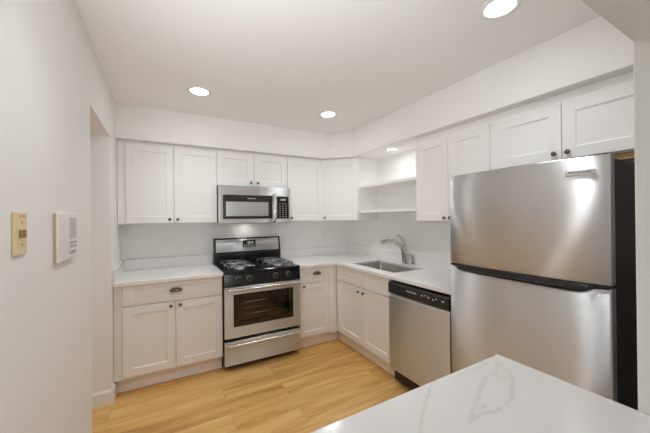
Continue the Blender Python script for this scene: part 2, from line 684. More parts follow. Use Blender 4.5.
struct('wall_rear', slab(new(), [-0.136, 1.15, 2.75, XR], [0, 0.6, 2.3, ZC],
                         lambda u, v: not (1.15 < u < 2.75 and 0.6 < v < 2.3), YR-0.12, YR, 0.003, 'Y'), M_WALL)
struct('wall_dining', plane_box(XR-0.001, XR+0.12, YR-0.12, YWF, 0, ZC), M_WALL)
wbm = new()
for (a, b_, c, d) in ((1.15, 2.75, 0.6, 0.66), (1.15, 2.75, 2.24, 2.3), (1.15, 1.21, 0.66, 2.24), (2.69, 2.75, 0.66, 2.24),
                      (1.21, 2.69, 1.43, 1.46)):
    box(wbm, a, b_, YR-0.08, YR-0.03, c, d, 0.003)
struct('added_rear_window', wbm, M_TRIM)  # unseen window, added so daylight enters from behind the camera

# soffit over the wall cabinets, cut across the corner
sp = [(0, 0), (0, -DS), (2.058, -DS), (W-DS, -0.61), (W-DS, YWF), (W, YWF), (W, 0)]
struct('wall_soffit', prism(new(), sp, ZS, ZC, 0.003), M_WALL)


def baseboard(name, pts_fn):
    return struct(name, pts_fn, M_TRIM)


BP = [(0, 0), (0.014, 0), (0.014, 0.088), (0.011, 0.096), (0.006, 0.1), (0.005, 0.108), (0, 0.108)]
# on the jamb, running in -X, then back along the wall to the cabinet
bb = prism(new(), [(YD - y, z) for y, z in BP], -0.136, 0.0, 0.0, axis='X')
prism(bb, [(x, z) for x, z in BP], YD-0.014, -0.537, 0.0, axis='Y')
struct('baseboard_jamb', bb, M_TRIM)
struct('baseboard_left', prism(new(), [(x, z) for x, z in BP], YR, YD2, 0.0, axis='Y'), M_TRIM)


# ---------------------------------------------------------------- cabinet parts (local: x along, front faces -y, wall at y=0)
def shaker(w, h, stile=0.062, t=0.019, dep=0.009, rail=None):
    """door panel 0..w, 0..h, back at y=0, front at y=-t"""
    rail = rail or stile
    bm = new()
    c = 0.0015

    def rect(x0, z0, x1, z1, y):
        return [bm.verts.new(p) for p in ((x0, y, z0), (x1, y, z0), (x1, y, z1), (x0, y, z1))]
    s = 0.005
    rings = [rect(0, 0, w, h, 0), rect(0, 0, w, h, -t+c), rect(c, c, w-c, h-c, -t),
             rect(stile, rail, w-stile, h-rail, -t), rect(stile+s*0.3, rail+s*0.3, w-stile-s*0.3, h-rail-s*0.3, -t+dep*0.45),
             rect(stile+s, rail+s, w-stile-s, h-rail-s, -t+dep*0.55),
             rect(stile+s*1.2, rail+s*1.2, w-stile-s*1.2, h-rail-s*1.2, -t+dep)]
    bm.faces.new(rings[0][::-1])
    for a, b in zip(rings[:-1], rings[1:]):
        for i in range(4):
            j = (i+1) % 4
            bm.faces.new((a[i], a[j], b[j], b[i]))
    bm.faces.new(rings[-1])
    bmesh.ops.recalc_face_normals(bm, faces=bm.faces[:])
    return bm


KNOB = [(0.0, 0.0), (0.0085, 0.0), (0.0085, 0.002), (0.005, 0.004), (0.0048, 0.012), (0.009, 0.016), (0.0145, 0.019),
        (0.0155, 0.0225), (0.0135, 0.0265), (0.008, 0.029), (0, 0.0298)]


def add_knob(door, x, z, y):
    M = Matrix.Translation((x, y, z)) @ Matrix.Rotation(PI/2, 4, 'X')
    return obj('knob', lathe(new(), [(r_*0.88, h_*0.95) for r_, h_ in KNOB], M, 20), M_BRONZE, door)


def add_cup(drawer, x, z, y):
    bm = new()
    t = new()
    bmesh.ops.create_uvsphere(t, u_segments=24, v_segments=14, radius=1.0)
    bmesh.ops.bisect_plane(t, geom=t.verts[:]+t.edges[:]+t.faces[:], plane_co=(0, 0, -0.35), plane_no=(0, 0, -1), clear_outer=True)
    bmesh.ops.bisect_plane(t, geom=t.verts[:]+t.edges[:]+t.faces[:], plane_co=(0, 0, 0), plane_no=(0, 1, 0), clear_outer=True)
    bmesh.ops.transform(t, verts=t.verts[:], matrix=Matrix.Diagonal((0.050, 0.028, 0.024, 1)))
    g = bmesh.ops.solidify(t, geom=t.faces[:], thickness=0.0025)
    bmesh.ops.recalc_face_normals(t, faces=t.faces[:])
    for f in t.faces:
        f.smooth = True
    t.transform(Matrix.Translation((x, y, z)))
    _merge(bm, t)
    return obj('cup_pull', bm, M_BRONZE, drawer)


def add_door(parent, x0, x1, z0, z1, yback, knob=None, kind='door', stile=0.062, rail=None):
    d = obj(kind, shaker(x1-x0, z1-z0, stile, rail=rail), M_CAB, parent)
    d.location = (x0, yback, z0)
    if knob:
        add_knob(d, knob[0]-x0, knob[1]-z0, -0.019)
    return d


YCB = YB+0.019     # carcass front of base units
YCU = YU+0.019     # carcass front of wall units
ZTOE = 0.118
ZBX = 0.882        # top of base carcass
G_BASE = 'white shaker base cabinets'
G_WALL = 'white shaker wall cabinets'


def base_carcass(parent, x0, x1, tx0=None, tx1=None, d=-0.538):
    bm = new()
    box(bm, x0, x1, YCB, -0.002, ZTOE, ZBX, 0.001)
    obj('carcass', bm, M_CAB, parent)
    bm = new()
    box(bm, x0 if tx0 is None else tx0, x1 if tx1 is None else tx1, d, -0.02, 0.0, ZTOE+0.001, 0.0005)
    obj('toe_kick', bm, M_CAB, parent)


RZ = -PI/2     # turns a unit to stand against the right wall

# base cabinet beside the doorway
c = thing('base_cabinet', 'wide white shaker base cabinet with two doors under one drawer, between doorway and range', 'cabinet', (0, 0, 0), 0, G_BASE)
base_carcass(c, 0.058, 0.829, 0.016, 0.829)
bm = box(new(), 0.003, 0.058, YCB-0.004, YCB+0.02, ZTOE, ZBX, 0.001)
obj('filler_strip', bm, M_CAB, c)
dr = add_door(c, 0.062, 0.827, 0.711, 0.877, YCB, kind='drawer', stile=0.062, rail=0.042)
add_cup(dr, 0.446-0.062, 0.795-0.711, -0.019)
add_door(c, 0.062, 0.4395, 0.136, 0.701, YCB, (0.405, 0.669))
add_door(c, 0.4435, 0.827, 0.136, 0.701, YCB, (0.477, 0.669))

# narrow base cabinet in the corner
c = thing('base_cabinet', 'narrow white shaker base cabinet with one drawer over one door, between range and corner', 'cabinet', (0, 0, 0), 0, G_BASE)
base_carcass(c, 1.604, XC+0.02, 1.604, XC+0.07)
bm = box(new(), 1.967, XC-0.001, YCB-0.016, YCB+0.02, ZTOE, ZBX, 0.001)
obj('filler_strip', bm, M_CAB, c)
dr = add_door(c, 1.612, 1.964, 0.711, 0.877, YCB, kind='drawer', stile=0.05, rail=0.042)
add_cup(dr, 1.815-1.612, 0.800-0.711, -0.019)
add_door(c, 1.612, 1.964, 0.136, 0.701, YCB, (1.652, 0.676), stile=0.055)

# sink base on the right run: local x = distance towards camera from Y=0
c = thing('sink_cabinet', 'white shaker base cabinet with two doors and two drawer fronts, under the steel sink', 'cabinet', (W, 0, 0), RZ, G_BASE)
bm = new()
box(bm, 0.59, 0.608, YCB, -0.002, ZTOE, ZBX, 0.001)
box(bm, 1.495, 1.513, YCB, -0.002, ZTOE, ZBX, 0.001)
box(bm, 0.608, 1.495, YCB, -0.002, ZTOE, ZTOE+0.018, 0.0005)
box(bm, 0.608, 1.495, -0.012, -0.002, ZTOE+0.018, ZBX, 0.0005)
box(bm, 0.608, 1.495, YCB, YCB+0.018, ZTOE+0.018, ZBX, 0.0005)
obj('carcass', bm, M_CAB, c)
obj('toe_kick', box(new(), 0.545, 1.513, -0.538, -0.02, 0.0, ZTOE+0.001, 0.0005), M_CAB, c)
for (a, b_) in ((0.622, 1.083), (1.088, 1.509)):
    add_door(c, a, b_, 0.711, 0.877, YCB, kind='drawer_front', stile=0.055, rail=0.042)
add_door(c, 0.622, 1.083, 0.136, 0.701, YCB, (1.046, 0.664), stile=0.06)
add_door(c, 1.088, 1.509, 0.136, 0.701, YCB, (1.125, 0.664), stile=0.06)

# ---- wall cabinets, back run
ZUB, ZUT = 1.370, 2.094


def wall_carcass(parent, x0, x1, z0, z1=ZS-0.002, inset=0.012):
    bm = new()
    box(bm, x0, x1, YCU, -0.002, z0, z1, 0.001)
    obj('carcass', bm, M_CAB, parent)


c = thing('wall_cabinet', 'tall white shaker wall cabinet with two doors, mounted beside the doorway wall', 'cabinet', (0, 0, 0), 0, G_WALL)
wall_carcass(c, 0.060, 0.834, ZUB)
obj('filler_strip', box(new(), 0.003, 0.060, YCU-0.004, YCU+0.02, ZUB-0.004, ZS-0.002, 0.001), M_CAB, c)
add_door(c, 0.063, 0.4435, ZUB+0.002, ZUT, YCU, (0.408, 1.405))
add_door(c, 0.4475, 0.832, ZUB+0.002, ZUT, YCU, (0.476, 1.405))

c = thing('wall_cabinet', 'short wide white shaker wall cabinet with two doors, directly above the microwave', 'cabinet', (0, 0, 0), 0, G_WALL)
wall_carcass(c, 0.835, 1.599, 1.745)
add_door(c, 0.838, 1.2135, 1.750, ZUT, YCU, (1.178, 1.787))
add_door(c, 1.2175, 1.596, 1.750, ZUT, YCU, (1.252, 1.787))

c = thing('wall_cabinet', 'narrow white shaker wall cabinet with one door, between microwave and corner cabinet', 'cabinet', (0, 0, 0), 0, G_WALL)
wall_carcass(c, 1.600, 2.056, ZUB)
add_door(c, 1.603, 2.052, ZUB+0.002, ZUT, YCU, (1.643, 1.407))

# diagonal corner unit
c = thing('corner_wall_cabinet', 'white shaker wall cabinet set diagonally across the corner, one door', 'cabinet', (W, 0, 0), 0, G_WALL)
dd = 0.296
bm = prism(new(), [(-0.002, -0.002), (-0.609, -0.002), (-0.609, -dd), (-dd, -0.609), (-0.002, -0.609)], ZUB, ZS-0.002, 0.001)
obj('carcass', bm, M_CAB, c)
dl = math.hypot(0.609-dd, 0.609-dd)
d = obj('door', shaker(dl-0.012, ZUT-ZUB-0.002, 0.06), M_CAB, c)
d.rotation_euler = (0, 0, -PI/4)
k = 0.006/math.sqrt(2)
d.location = (-0.609+k, -dd-k, ZUB+0.002)
add_knob(d, 0.035, 0.035, -0.019)

# ---- wall cabinets, right run
ZRT = 2.055
c = thing('wall_cabinet', 'tall white shaker wall cabinet with two doors, between open shelves and refrigerator', 'cabinet', (W, 0, 0), RZ, G_WALL)
wall_carcass(c, 1.530, 2.216, ZUB)
obj('filler_strip', box(new(), 2.217, 2.259, YCU, YCU+0.25, 1.72, ZS-0.002, 0.001), M_CAB, c)
add_door(c, 1.533, 1.868, ZUB+0.002, ZRT, YCU, (1.842, 1.396))
add_door(c, 1.872, 2.213, ZUB+0.002, ZRT, YCU, (1.898, 1.396))

c = thing('wall_cabinet', 'short wide white shaker wall cabinet with two doors, above the refrigerator', 'cabinet', (W, 0, 0), RZ, G_WALL)
wall_carcass(c, 2.260, 3.020, 1.722)
add_door(c, 2.264, 2.638, 1.729, ZRT, YCU, (2.607, 1.765))
add_door(c, 2.642, 3.016, 1.729, ZRT, YCU, (2.673, 1.765))
obj('wood_cleat', box(new(), 2.82, 3.015, YCU+0.01, YCU+0.03, 1.688, 1.722, 0.001), M_WOOD, c)

# open shelves
for i, (z, lab) in enumerate(((1.766, 'upper white open shelf in the niche beside the corner cabinet'),
                              (1.474, 'lower white open shelf in the niche above the faucet'))):
    s = obj('open_shelf', box(new(), -0.265, -0.002, -1.529, -0.611, -0.015, 0.015, 0.002), M_CAB)
    s.location = (W, 0, z)
    tag(s, lab, 'shelf', 'open shelves in the niche')

# ---------------------------------------------------------------- worktops
tops = thing('countertop', 'white quartz countertop with backsplash on the base cabinet beside the doorway', 'countertop', (0, 0, ZCT))
ct = obj('worktop', box(new(), 0.002, 0.831, -0.645, -0.001, -0.030, 0, 0.003, 3), M_QUARTZ, tops)
obj('backsplash', box(new(), 0.022, 0.831, -0.021, -0.001, 0.0, 0.105, 0.002), M_QUARTZ, tops)
obj('side_splash', box(new(), 0.001, 0.021, -0.640, -0.001, 0.0, 0.105, 0.002), M_QUARTZ, tops)

SX0, SX1, SY0, SY1 = 2.140, 2.545, -1.465, -0.795     # sink opening
tops = thing('countertop', 'white quartz corner countertop around the sink, from range to refrigerator', 'countertop', (0, 0, ZCT))
xe = W-0.645
ye = -2.150
obj('worktop', slab(new(), [1.598, xe, SX0, SX1, W-0.001], [ye, SY0, SY1, -0.645, -0.001],
                    lambda u, v: (u > xe or v > -0.645) and not (SX0 < u < SX1 and SY0 < v < SY1),
                    -0.030, 0, 0.003), M_QUARTZ, tops)
sb = box(new(), 1.598, W-0.021, -0.021, -0.001, 0, 0.100, 0.002)
box(sb, W-0.021, W-0.001, ye, -0.001, 0, 0.110, 0.002)
obj('backsplash', sb, M_QUARTZ, tops)

# sink
sk = thing('kitchen_sink', 'rectangular stainless steel undermount sink let into the white corner countertop', 'sink', ((SX0+SX1)/2, (SY0+SY1)/2, ZCT-0.03))
bm = new()
hx, hy = (SX1-SX0)/2, (SY1-SY0)/2


def rrect(hx, hy, r, z, n=6):
    out = []
    for cx, cy, a0 in ((hx-r, hy-r, 0), (-hx+r, hy-r, PI/2), (-hx+r, -hy+r, PI), (hx-r, -hy+r, 1.5*PI)):
        for i in range(n+1):
            a = a0+i*PI/2/n
            out.append((cx+r*math.cos(a), cy+r*math.sin(a), z))
    return out


rings = [rrect(hx+0.012, hy+0.012, 0.02, -0.001), rrect(hx+0.003, hy+0.003, 0.02, -0.001), rrect(hx, hy, 0.02, -0.012), rrect(hx-0.004, hy-0.004, 0.025, -0.15),
         rrect(hx-0.02, hy-0.02, 0.03, -0.178), rrect(hx-0.05, hy-0.05, 0.03, -0.183), rrect(0.05, 0.05, 0.048, -0.188)]
rv = [[bm.verts.new(p) for p in r] for r in rings]
for a, b in zip(rv[:-1], rv[1:]):
    n = len(a)
    for i in range(n):
        bm.faces.new((a[i], a[(i+1) % n], b[(i+1) % n], b[i])).smooth = True
bm.faces.new(rv[-1])
bmesh.ops.recalc_face_normals(bm, faces=bm.faces[:])
obj('basin', bm, M_SINK, sk)
obj('drain', lathe(new(), [(0, -0.1875), (0.012, -0.1868), (0.03, -0.187), (0.042, -0.1845), (0.044, -0.1875)], None, 24), M_CHROME, sk)

# faucet
fx, fy = 2.598, -1.120
fa = thing('faucet', 'chrome single-lever pull-out kitchen faucet standing behind the sink', 'faucet', (fx, fy, ZCT+0.0006))
bm = new()
lathe(bm, [(0, 0), (0.027, 0), (0.027, 0.006), (0.022, 0.012), (0.0215, 0.02)], None, 24)
body = curve_pts([(0, 0, 0.015), (-0.002, 0, 0.07), (-0.012, 0, 0.125), (-0.042, 0, 0.176), (-0.092, 0, 0.220), (-0.15, 0, 0.246), (-0.20, 0, 0.252)], 6)
tube(bm, body, [0.0215]*14+[0.0205 - 0.004*i/(len(body)-15) for i in range(len(body)-14)], 18)
obj('spout', bm, M_CHROME, fa)
hd = curve_pts([(-0.195, 0, 0.2520), (-0.235, 0, 0.253), (-0.275, 0, 0.247), (-0.318, 0, 0.230)], 5)
bm = tube(new(), hd, [0.0165+0.004*i/(len(hd)-1) for i in range(len(hd))], 18)
obj('spray_head', bm, M_CHROME, fa)
bm = new()
lathe(bm, [(0, 0), (0.0215, 0), (0.0225, 0.012), (0.021, 0.04), (0.013, 0.052), (0, 0.055)],
      Matrix.Translation((0.004, 0, 0.125)) @ Matrix.Rotation(0.25, 4, 'Y'), 20)
lv = curve_pts([(0.012, 0, 0.165), (0.008, 0, 0.20), (-0.015, 0, 0.245), (-0.055, 0, 0.283), (-0.105, 0, 0.302)], 5)
tube(bm, lv, [0.013 - 0.006*i/(len(lv)-1) for i in range(len(lv))], 14, flat=(1.25, 0.75))
obj('lever', bm, M_CHROME, fa)

ag = obj('air_gap_cap', lathe(new(), [(0, 0), (0.026, 0), (0.026, 0.004), (0.022, 0.006), (0.022, 0.085), (0.020, 0.092), (0.012, 0.096), (0, 0.097)], None, 24), M_CHROME)
ag.location = (2.618, -1.196, ZCT+0.0006)
tag(ag, 'small chrome air gap cap standing beside the faucet base', 'air gap')

# ---------------------------------------------------------------- range
RX0, RX1 = 0.8355, 1.5945
rg = thing('gas_range', 'freestanding stainless steel gas range with black cooktop between the base cabinets', 'range', ((RX0+RX1)/2, 0, 0))
h = (RX1-RX0)/2
body = new()
# shell with an open oven cavity in front
box(body, -h, h, -0.60, -0.012, 0.03, 0.30, 0.002)
box(body, -h, h, -0.60, -0.012, 0.73, 0.895, 0.002)
box(body, -h, -h+0.06, -0.60, -0.012, 0.29, 0.74, 0.002)
box(body, h-0.06, h, -0.60, -0.012, 0.29, 0.74, 0.002)
box(body, -h, h, -0.20, -0.012, 0.29, 0.74, 0.002)
for x in (-h+0.05, h-0.05):
    for y in (-0.56, -0.08):
        lathe(body, [(0, 0), (0.018, 0), (0.018, 0.032), (0, 0.032)], Matrix.Translation((x, y, 0)), 12)
obj('body', body, M_BLACKP, rg)
cav = new()
box(cav, -h+0.061, h-0.061, -0.215, -0.201, 0.301, 0.729, 0)
box(cav, -h+0.061, h-0.061, -0.60, -0.21, 0.301, 0.315, 0)
box(cav, -h+0.061, -h+0.072, -0.60, -0.21, 0.31, 0.729, 0)
box(cav, h-0.072, h-0.061, -0.60, -0.21, 0.31, 0.729, 0)
obj('oven_cavity', cav, M_OVEN, rg)
for z in (0.485, 0.60):
    rk = new()
    for y in (-0.585, -0.40, -0.23):
        tube(rk, [(-h+0.073, y, z), (h-0.073, y, z)], 0.006, 8)
    for i in range(19):
        x = -h+0.09+i*(2*h-0.18)/18
        tube(rk, [(x, -0.585, z+0.004), (x, -0.23, z+0.004)], 0.0022, 6)
    obj('oven_rack', rk, M_RACK, rg)
# cooktop
ck = new()
box(ck, -h, h, -0.652, -0.085, 0.893, 0.914, 0.004, 3)
obj('cooktop', ck, M_BLACK, rg)
bg = new()
prism(bg, [(-0.090, 0.90), (-0.012, 0.90), (-0.012, 1.188), (-0.050, 1.188), (-0.058, 1.182), (-0.080, 1.03), (-0.090, 1.01)], -h, h, 0.004, axis='X')
bgo = obj('backguard', bg, M_BLACK, rg)
pn = new()
prism(pn, [(-0.0835, 1.036), (-0.06, 1.036), (-0.054, 1.174), (-0.0625, 1.174)], -h+0.022, h-0.022, 0.002, axis='X')
obj('backguard_panel', pn, M_STEEL, bgo)
dsp = new()
prism(dsp, [(-0.0785, 1.078), (-0.063, 1.078), (-0.059, 1.158), (-0.0665, 1.158)], -0.068, 0.082, 0.0015, axis='X')
obj('display_panel', dsp, M_BLACKGLASS, bgo)
dg = new()
for i, x in enumerate((-0.012, 0.004, 0.024, 0.040)):
    box(dg, x, x+0.011, -0.0735, -0.0695, 1.119, 1.141, 0)
obj('clock_digits', dg, M_DIGIT, bgo)
mk = new()
for j in range(2):
    for i in range(6):
        x = -0.056+i*0.0225
        box(mk, x, x+0.013, -0.0788, -0.072, 1.086+0.0145*j, 1.092+0.0145*j, 0)
obj('button_marks', mk, M_MARK, bgo)
# front control panel
cp = new()
prism(cp, [(-0.655, 0.775), (-0.60, 0.775), (-0.60, 0.892), (-0.640, 0.892)], -h, h, 0.003, axis='X')
cpo = obj('control_panel', cp, M_BLACK, rg)
for x in (-0.245, -0.145, 0.115, 0.255):
    kb = new()
    M = Matrix.Translation((x, -0.645, 0.838)) @ Matrix.Rotation(PI/2-0.12, 4, 'X')
    lathe(kb, [(0, 0), (0.024, 0), (0.024, 0.004), (0.021, 0.006), (0.019, 0.026), (0.017, 0.030), (0, 0.031)], M, 24)
    t = box(new(), -0.005, 0.005, -0.019, 0.019, 0.028, 0.038, 0.001)
    t.transform(M)
    _merge(kb, t)
    ko = obj('control_knob', kb, M_BLACKP, rg)
    sk_ = new()
    lathe(sk_, [(0.0235, 0.0), (0.0275, 0.0), (0.0275, 0.003), (0.0235, 0.004)], M, 24)
    obj('bezel', sk_, M_GASKET, ko)
# burners and grates
for (x, y) in ((-0.20, -0.24), (-0.20, -0.49), (0.20, -0.24), (0.20, -0.49)):
    b_ = lathe(new(), [(0, 0.912), (0.05, 0.912), (0.048, 0.918), (0.036, 0.92), (0.034, 0.928), (0, 0.928)], Matrix.Translation((x, y, 0)), 24)
    bo = obj('burner', b_, M_BURNER, rg)
    obj('burner_cap', lathe(new(), [(0, 0.928), (0.032, 0.928), (0.033, 0.933), (0.028, 0.936), (0, 0.937)], Matrix.Translation((x, y, 0)), 24), M_IRON, bo)
for sx in (-1, 1):
    gx = 0.20*sx
    g = new()
    z = 0.946
    r = 0.0065
    x0, x1, y0, y1 = gx-0.125, gx+0.125, -0.605, -0.125
    loop = [(x0+0.02, y0, z), (x1-0.02, y0, z), (x1, y0+0.02, z), (x1, y1-0.02, z), (x1-0.02, y1, z), (x0+0.02, y1, z), (x0, y1-0.02, z), (x0, y0+0.02, z), (x0+0.02, y0, z)]
    tube(g, loop, r, 8)
    tube(g, [(x0, -0.365, z), (x1, -0.365, z)], r, 8)
    for by in (-0.24, -0.49):
        for a in range(4):
            ang = PI/4+a*PI/2
            ca, sa = math.cos(ang), math.sin(ang)
            tube(g, [(gx+ca*0.035, by+sa*0.035, z+0.004), (gx+ca*0.085, by+sa*0.085, z+0.004), (gx+ca*0.150, by+sa*0.138, z)], r*0.95, 8)
        ring = [(gx+0.075*math.cos(2*PI*i/16), by+0.075*math.sin(2*PI*i/16), z) for i in range(17)]
        tube(g, ring, r*0.8, 8)
    for (px, py) in ((x0, y0+0.03), (x1, y0+0.03), (x0, y1-0.03), (x1, y1-0.03), (x0, -0.365), (x1, -0.365)):
        tube(g, [(px, py, z), (px, py, 0.9135)], r*0.9, 8)
    obj('burner_grate', g, M_IRON, rg)
# oven door with window
od = slab(new(), [-h+0.002, -0.297, 0.297, h-0.002], [0.299, 0.400, 0.700, 0.768],
          lambda u, v: not (-0.297 < u < 0.297 and 0.4 < v < 0.7), -0.660, -0.604, 0.003, 'Y')
odo = obj('oven_door', od, M_STEEL, rg)
wf = slab(new(), [-0.297, -0.252, 0.252, 0.297], [0.400, 0.438, 0.682, 0.700],
          lambda u, v: not (-0.252 < u < 0.252 and 0.438 < v < 0.682), -0.6615, -0.606, 0.0015, 'Y')
obj('window_frame', wf, M_BLACKGLASS, odo)
obj('window_glass', box(new(), -0.252, 0.252, -0.659, -0.655, 0.438, 0.682, 0), M_GLASS, odo)
hb = curve_pts([(-h+0.035, -0.655, 0.752), (-h+0.04, -0.695, 0.752), (-h+0.065, -0.708, 0.752), (0, -0.713, 0.752), (h-0.065, -0.708, 0.752), (h-0.04, -0.695, 0.752), (h-0.035, -0.655, 0.752)], 6)
obj('handle', tube(new(), hb, 0.0135, 14), M_HANDLE, odo)
# warming drawer
wd = new()
box(wd, -h+0.002, h-0.002, -0.660, -0.606, 0.050, 0.268, 0.004, 3)
wdo = obj('drawer', wd, M_STEEL, rg)
hb = curve_pts([(-h+0.025, -0.655, 0.244), (-h+0.03, -0.688, 0.244), (-h+0.07, -0.703, 0.244), (0, -0.706, 0.244), (h-0.07, -0.703, 0.244), (h-0.03, -0.688, 0.244), (h-0.025, -0.655, 0.244)], 6)
obj('handle', tube(new(), hb, 0.013, 14), M_HANDLE, wdo)

# ---------------------------------------------------------------- microwave
mw = thing('microwave', 'stainless steel over-the-range microwave hung above the gas range', 'microwave', ((RX0+RX1)/2, 0, 1.356))
mz = 1.356
bm = box(new(), -0.374, 0.374, -0.375, -0.003, 0.004, 0.386, 0.003)
obj('body', bm, M_GASKET, mw)
bm = box(new(), -0.379, 0.379, -0.402, -0.376, 0.292, 0.384, 0.003)
vg = obj('top_panel', bm, M_STEEL, mw)
for i in range(2):
    pass
# door: steel frame around dark window
dr = slab(new(), [-0.379, -0.340, 0.172, 0.212], [0.002, 0.047, 0.290],
          lambda u, v: not (-0.340 < u < 0.172 and v > 0.047), -0.402, -0.376, 0.003, 'Y')
dro = obj('door', dr, M_STEEL, mw)
obj('window_frame', box(new(), -0.3395, 0.1715, -0.4015, -0.378, 0.0475, 0.2895, 0.001), M_BLACKGLASS, dro)
obj('window_mesh', box(new(), -0.310, 0.130, -0.4025, -0.40, 0.076, 0.222, 0.001), M_BASKET, dro)
lettering('brand_lettering', 'FRIGIDAIRE', 0.017, M_MARK, dro, Matrix.Translation((-0.05, -0.402, 0.257)) @ Matrix.Rotation(PI/2, 4, 'X'))
hb = curve_pts([(0.190, -0.400, 0.012), (0.190, -0.436, 0.020), (0.190, -0.447, 0.06), (0.190, -0.451, 0.155), (0.190, -0.447, 0.25), (0.190, -0.436, 0.296), (0.190, -0.400, 0.304)], 6)
obj('handle', tube(new(), hb, 0.0145, 14, flat=(1.3, 0.8)), M_HANDLE, dro)
bm = slab(new(), [0.214, 0.224, 0.362, 0.379], [0.002, 0.044, 0.286, 0.290], lambda u, v: not (0.224 < u < 0.362 and 0.044 < v < 0.286), -0.402, -0.376, 0.002, 'Y')
cpo = obj('control_panel', bm, M_STEEL, mw)
obj('keypad', box(new(), 0.2245, 0.3615, -0.4015, -0.378, 0.0445, 0.2855, 0.001), M_BLACKGLASS, cpo)
obj('display', box(new(), 0.245, 0.342, -0.4025, -0.40, 0.236, 0.268, 0.001), M_BLACKP, cpo)
dg = new()
for i, x in enumerate((0.268, 0.282, 0.299, 0.313)):
    box(dg, x, x+0.009, -0.4032, -0.402, 0.243, 0.260, 0)
obj('clock_digits', dg, M_DIGIT, cpo)
mk = new()
for j in range(7):
    for i in range(3):
        x = 0.246+i*0.034
        z = 0.062+j*0.0235
        box(mk, x+0.004, x+0.024, -0.4025, -0.401, z, z+0.009, 0)
obj('button_marks', mk, M_DIMMARK, cpo)
bm = box(new(), -0.36, 0.36, -0.385, -0.05, 0.0, 0.006, 0.001)
obj('underside_grille', bm, M_BLACKP, mw)
tl = obj('task_light', box(new(), -0.075, 0.005, -0.135, -0.095, -0.002, 0.004, 0.001), emissive('task_light_lens', (1.0, 0.97, 0.92), 4.0), mw)
d = bpy.data.lights.new('lamp', 'AREA')
d.shape, d.size, d.size_y, d.energy, d.color = 'RECTANGLE', 0.075, 0.035, 0.10, (1.0, 0.97, 0.93)
lo = bpy.data.objects.new('lamp', d)
COL.objects.link(lo)
lo.parent = mw
lo.location = (-0.035, -0.115, -0.004)
mb = obj('mounting_bracket', box(new(), -0.405, -0.381, -0.340, -0.31, 0.002, 0.012, 0.001), M_BEIGE, mw)

# ---------------------------------------------------------------- dishwasher
dw = thing('dishwasher', 'stainless steel dishwasher with black control strip, between sink cabinet and refrigerator', 'dishwasher', (W, 0, 0), RZ)
a0, a1 = 1.520, 2.128
obj('body', box(new(), a0+0.004, a1-0.004, -0.585, -0.03, 0.02, 0.872, 0.002), M_BLACKP, dw)
dp = new()
prism(dp, [(-0.588, 0.125), (-0.628, 0.125), (-0.637, 0.14), (-0.640, 0.45), (-0.637, 0.745), (-0.630, 0.760), (-0.588, 0.760)], a0, a1, 0.003, axis='X')
obj('door', dp, M_STEEL, dw)
cp = new()
prism(cp, [(-0.588, 0.764), (-0.632, 0.764), (-0.644, 0.776), (-0.646, 0.845), (-0.636, 0.862), (-0.588, 0.866)], a0, a1, 0.003, axis='X')
cpo = obj('control_panel', cp, M_BLACKP, dw)
RX90 = Matrix.Rotation(PI/2, 4, 'X')
lettering('brand_lettering', 'FRIGIDAIRE', 0.021, M_MARK, cpo, Matrix.Translation((1.785, -0.6462, 0.822)) @ RX90)
for x, z, w_ in ((1.893, 0.822, 0.014), (1.925, 0.829, 0.010), (1.953, 0.820, 0.014), (1.995, 0.815, 0.014), (2.022, 0.827, 0.010), (2.078, 0.822, 0.020)):
    obj('button_mark', box(new(), x-w_/2, x+w_/2, -0.6468, -0.645, z-0.005, z+0.005, 0), M_MARK, cpo)
obj('toe_panel', box(new(), a0+0.01, a1-0.01, -0.55, -0.50, 0.0, 0.118, 0.002), M_BLACKP, dw)

# ---------------------------------------------------------------- refrigerator
fr = thing('refrigerator', 'stainless steel top-freezer refrigerator with black sides, beside the dishwasher', 'refrigerator', (W, 0, 0), RZ)
b0, b1 = 2.162, 2.955
bd = box(new(), b0+0.004, b1-0.004, -0.615, -0.04, 0.03, 1.655, 0.006, 3)
for x in (b0+0.06, b1-0.06):
    for y in (-0.56, -0.10):
        lathe(bd, [(0, 0), (0.02, 0), (0.02, 0.032), (0, 0.032)], Matrix.Translation((x, y, 0)), 12)
obj('body', bd, M_FRSIDE, fr)


def fy_at(x):
    """front of the door: flat in the middle, easing back towards both sides"""
    e = max(0.0, min(x-b0, b1-x))
    return -0.674-0.026*(1-math.exp(-e/0.075))


def fridge_door(z0, z1):
    """door with a bowed front, back at y=-0.622"""
    n = 64
    pts = []
    for i in range(n+1):
        s = 0.5-0.5*math.cos(PI*i/n)
        x = b0 + (b1-b0)*s
        y = fy_at(x)
        e = min(s, 1-s)*(b1-b0)
        if e < 0.006:
            y += 0.006*(1-math.sqrt(max(0, 1-(1-e/0.006)**2)))
        pts.append((x, y))
    pts += [(b1, -0.630), (b1-0.002, -0.622), (b0+0.002, -0.622), (b0, -0.630)]
    bm = new()
    rows = [(z0, 0.004), (z0+0.004, 0), (z1-0.004, 0), (z1, 0.004)]
    rv = []
    for z, ins in rows:
        rv.append([bm.verts.new((p[0], p[1]+(ins if k <= n else 0), z)) for k, p in enumerate(pts)])
    m = len(pts)
    for a, b in zip(rv[:-1], rv[1:]):
        for i in range(m):
            f = bm.faces.new((a[i], a[(i+1) % m], b[(i+1) % m], b[i]))
            f.smooth = i < n
    bm.faces.new(rv[0])
    bm.faces.new(rv[-1])
    bmesh.ops.recalc_face_normals(bm, faces=bm.faces[:])
    return bm


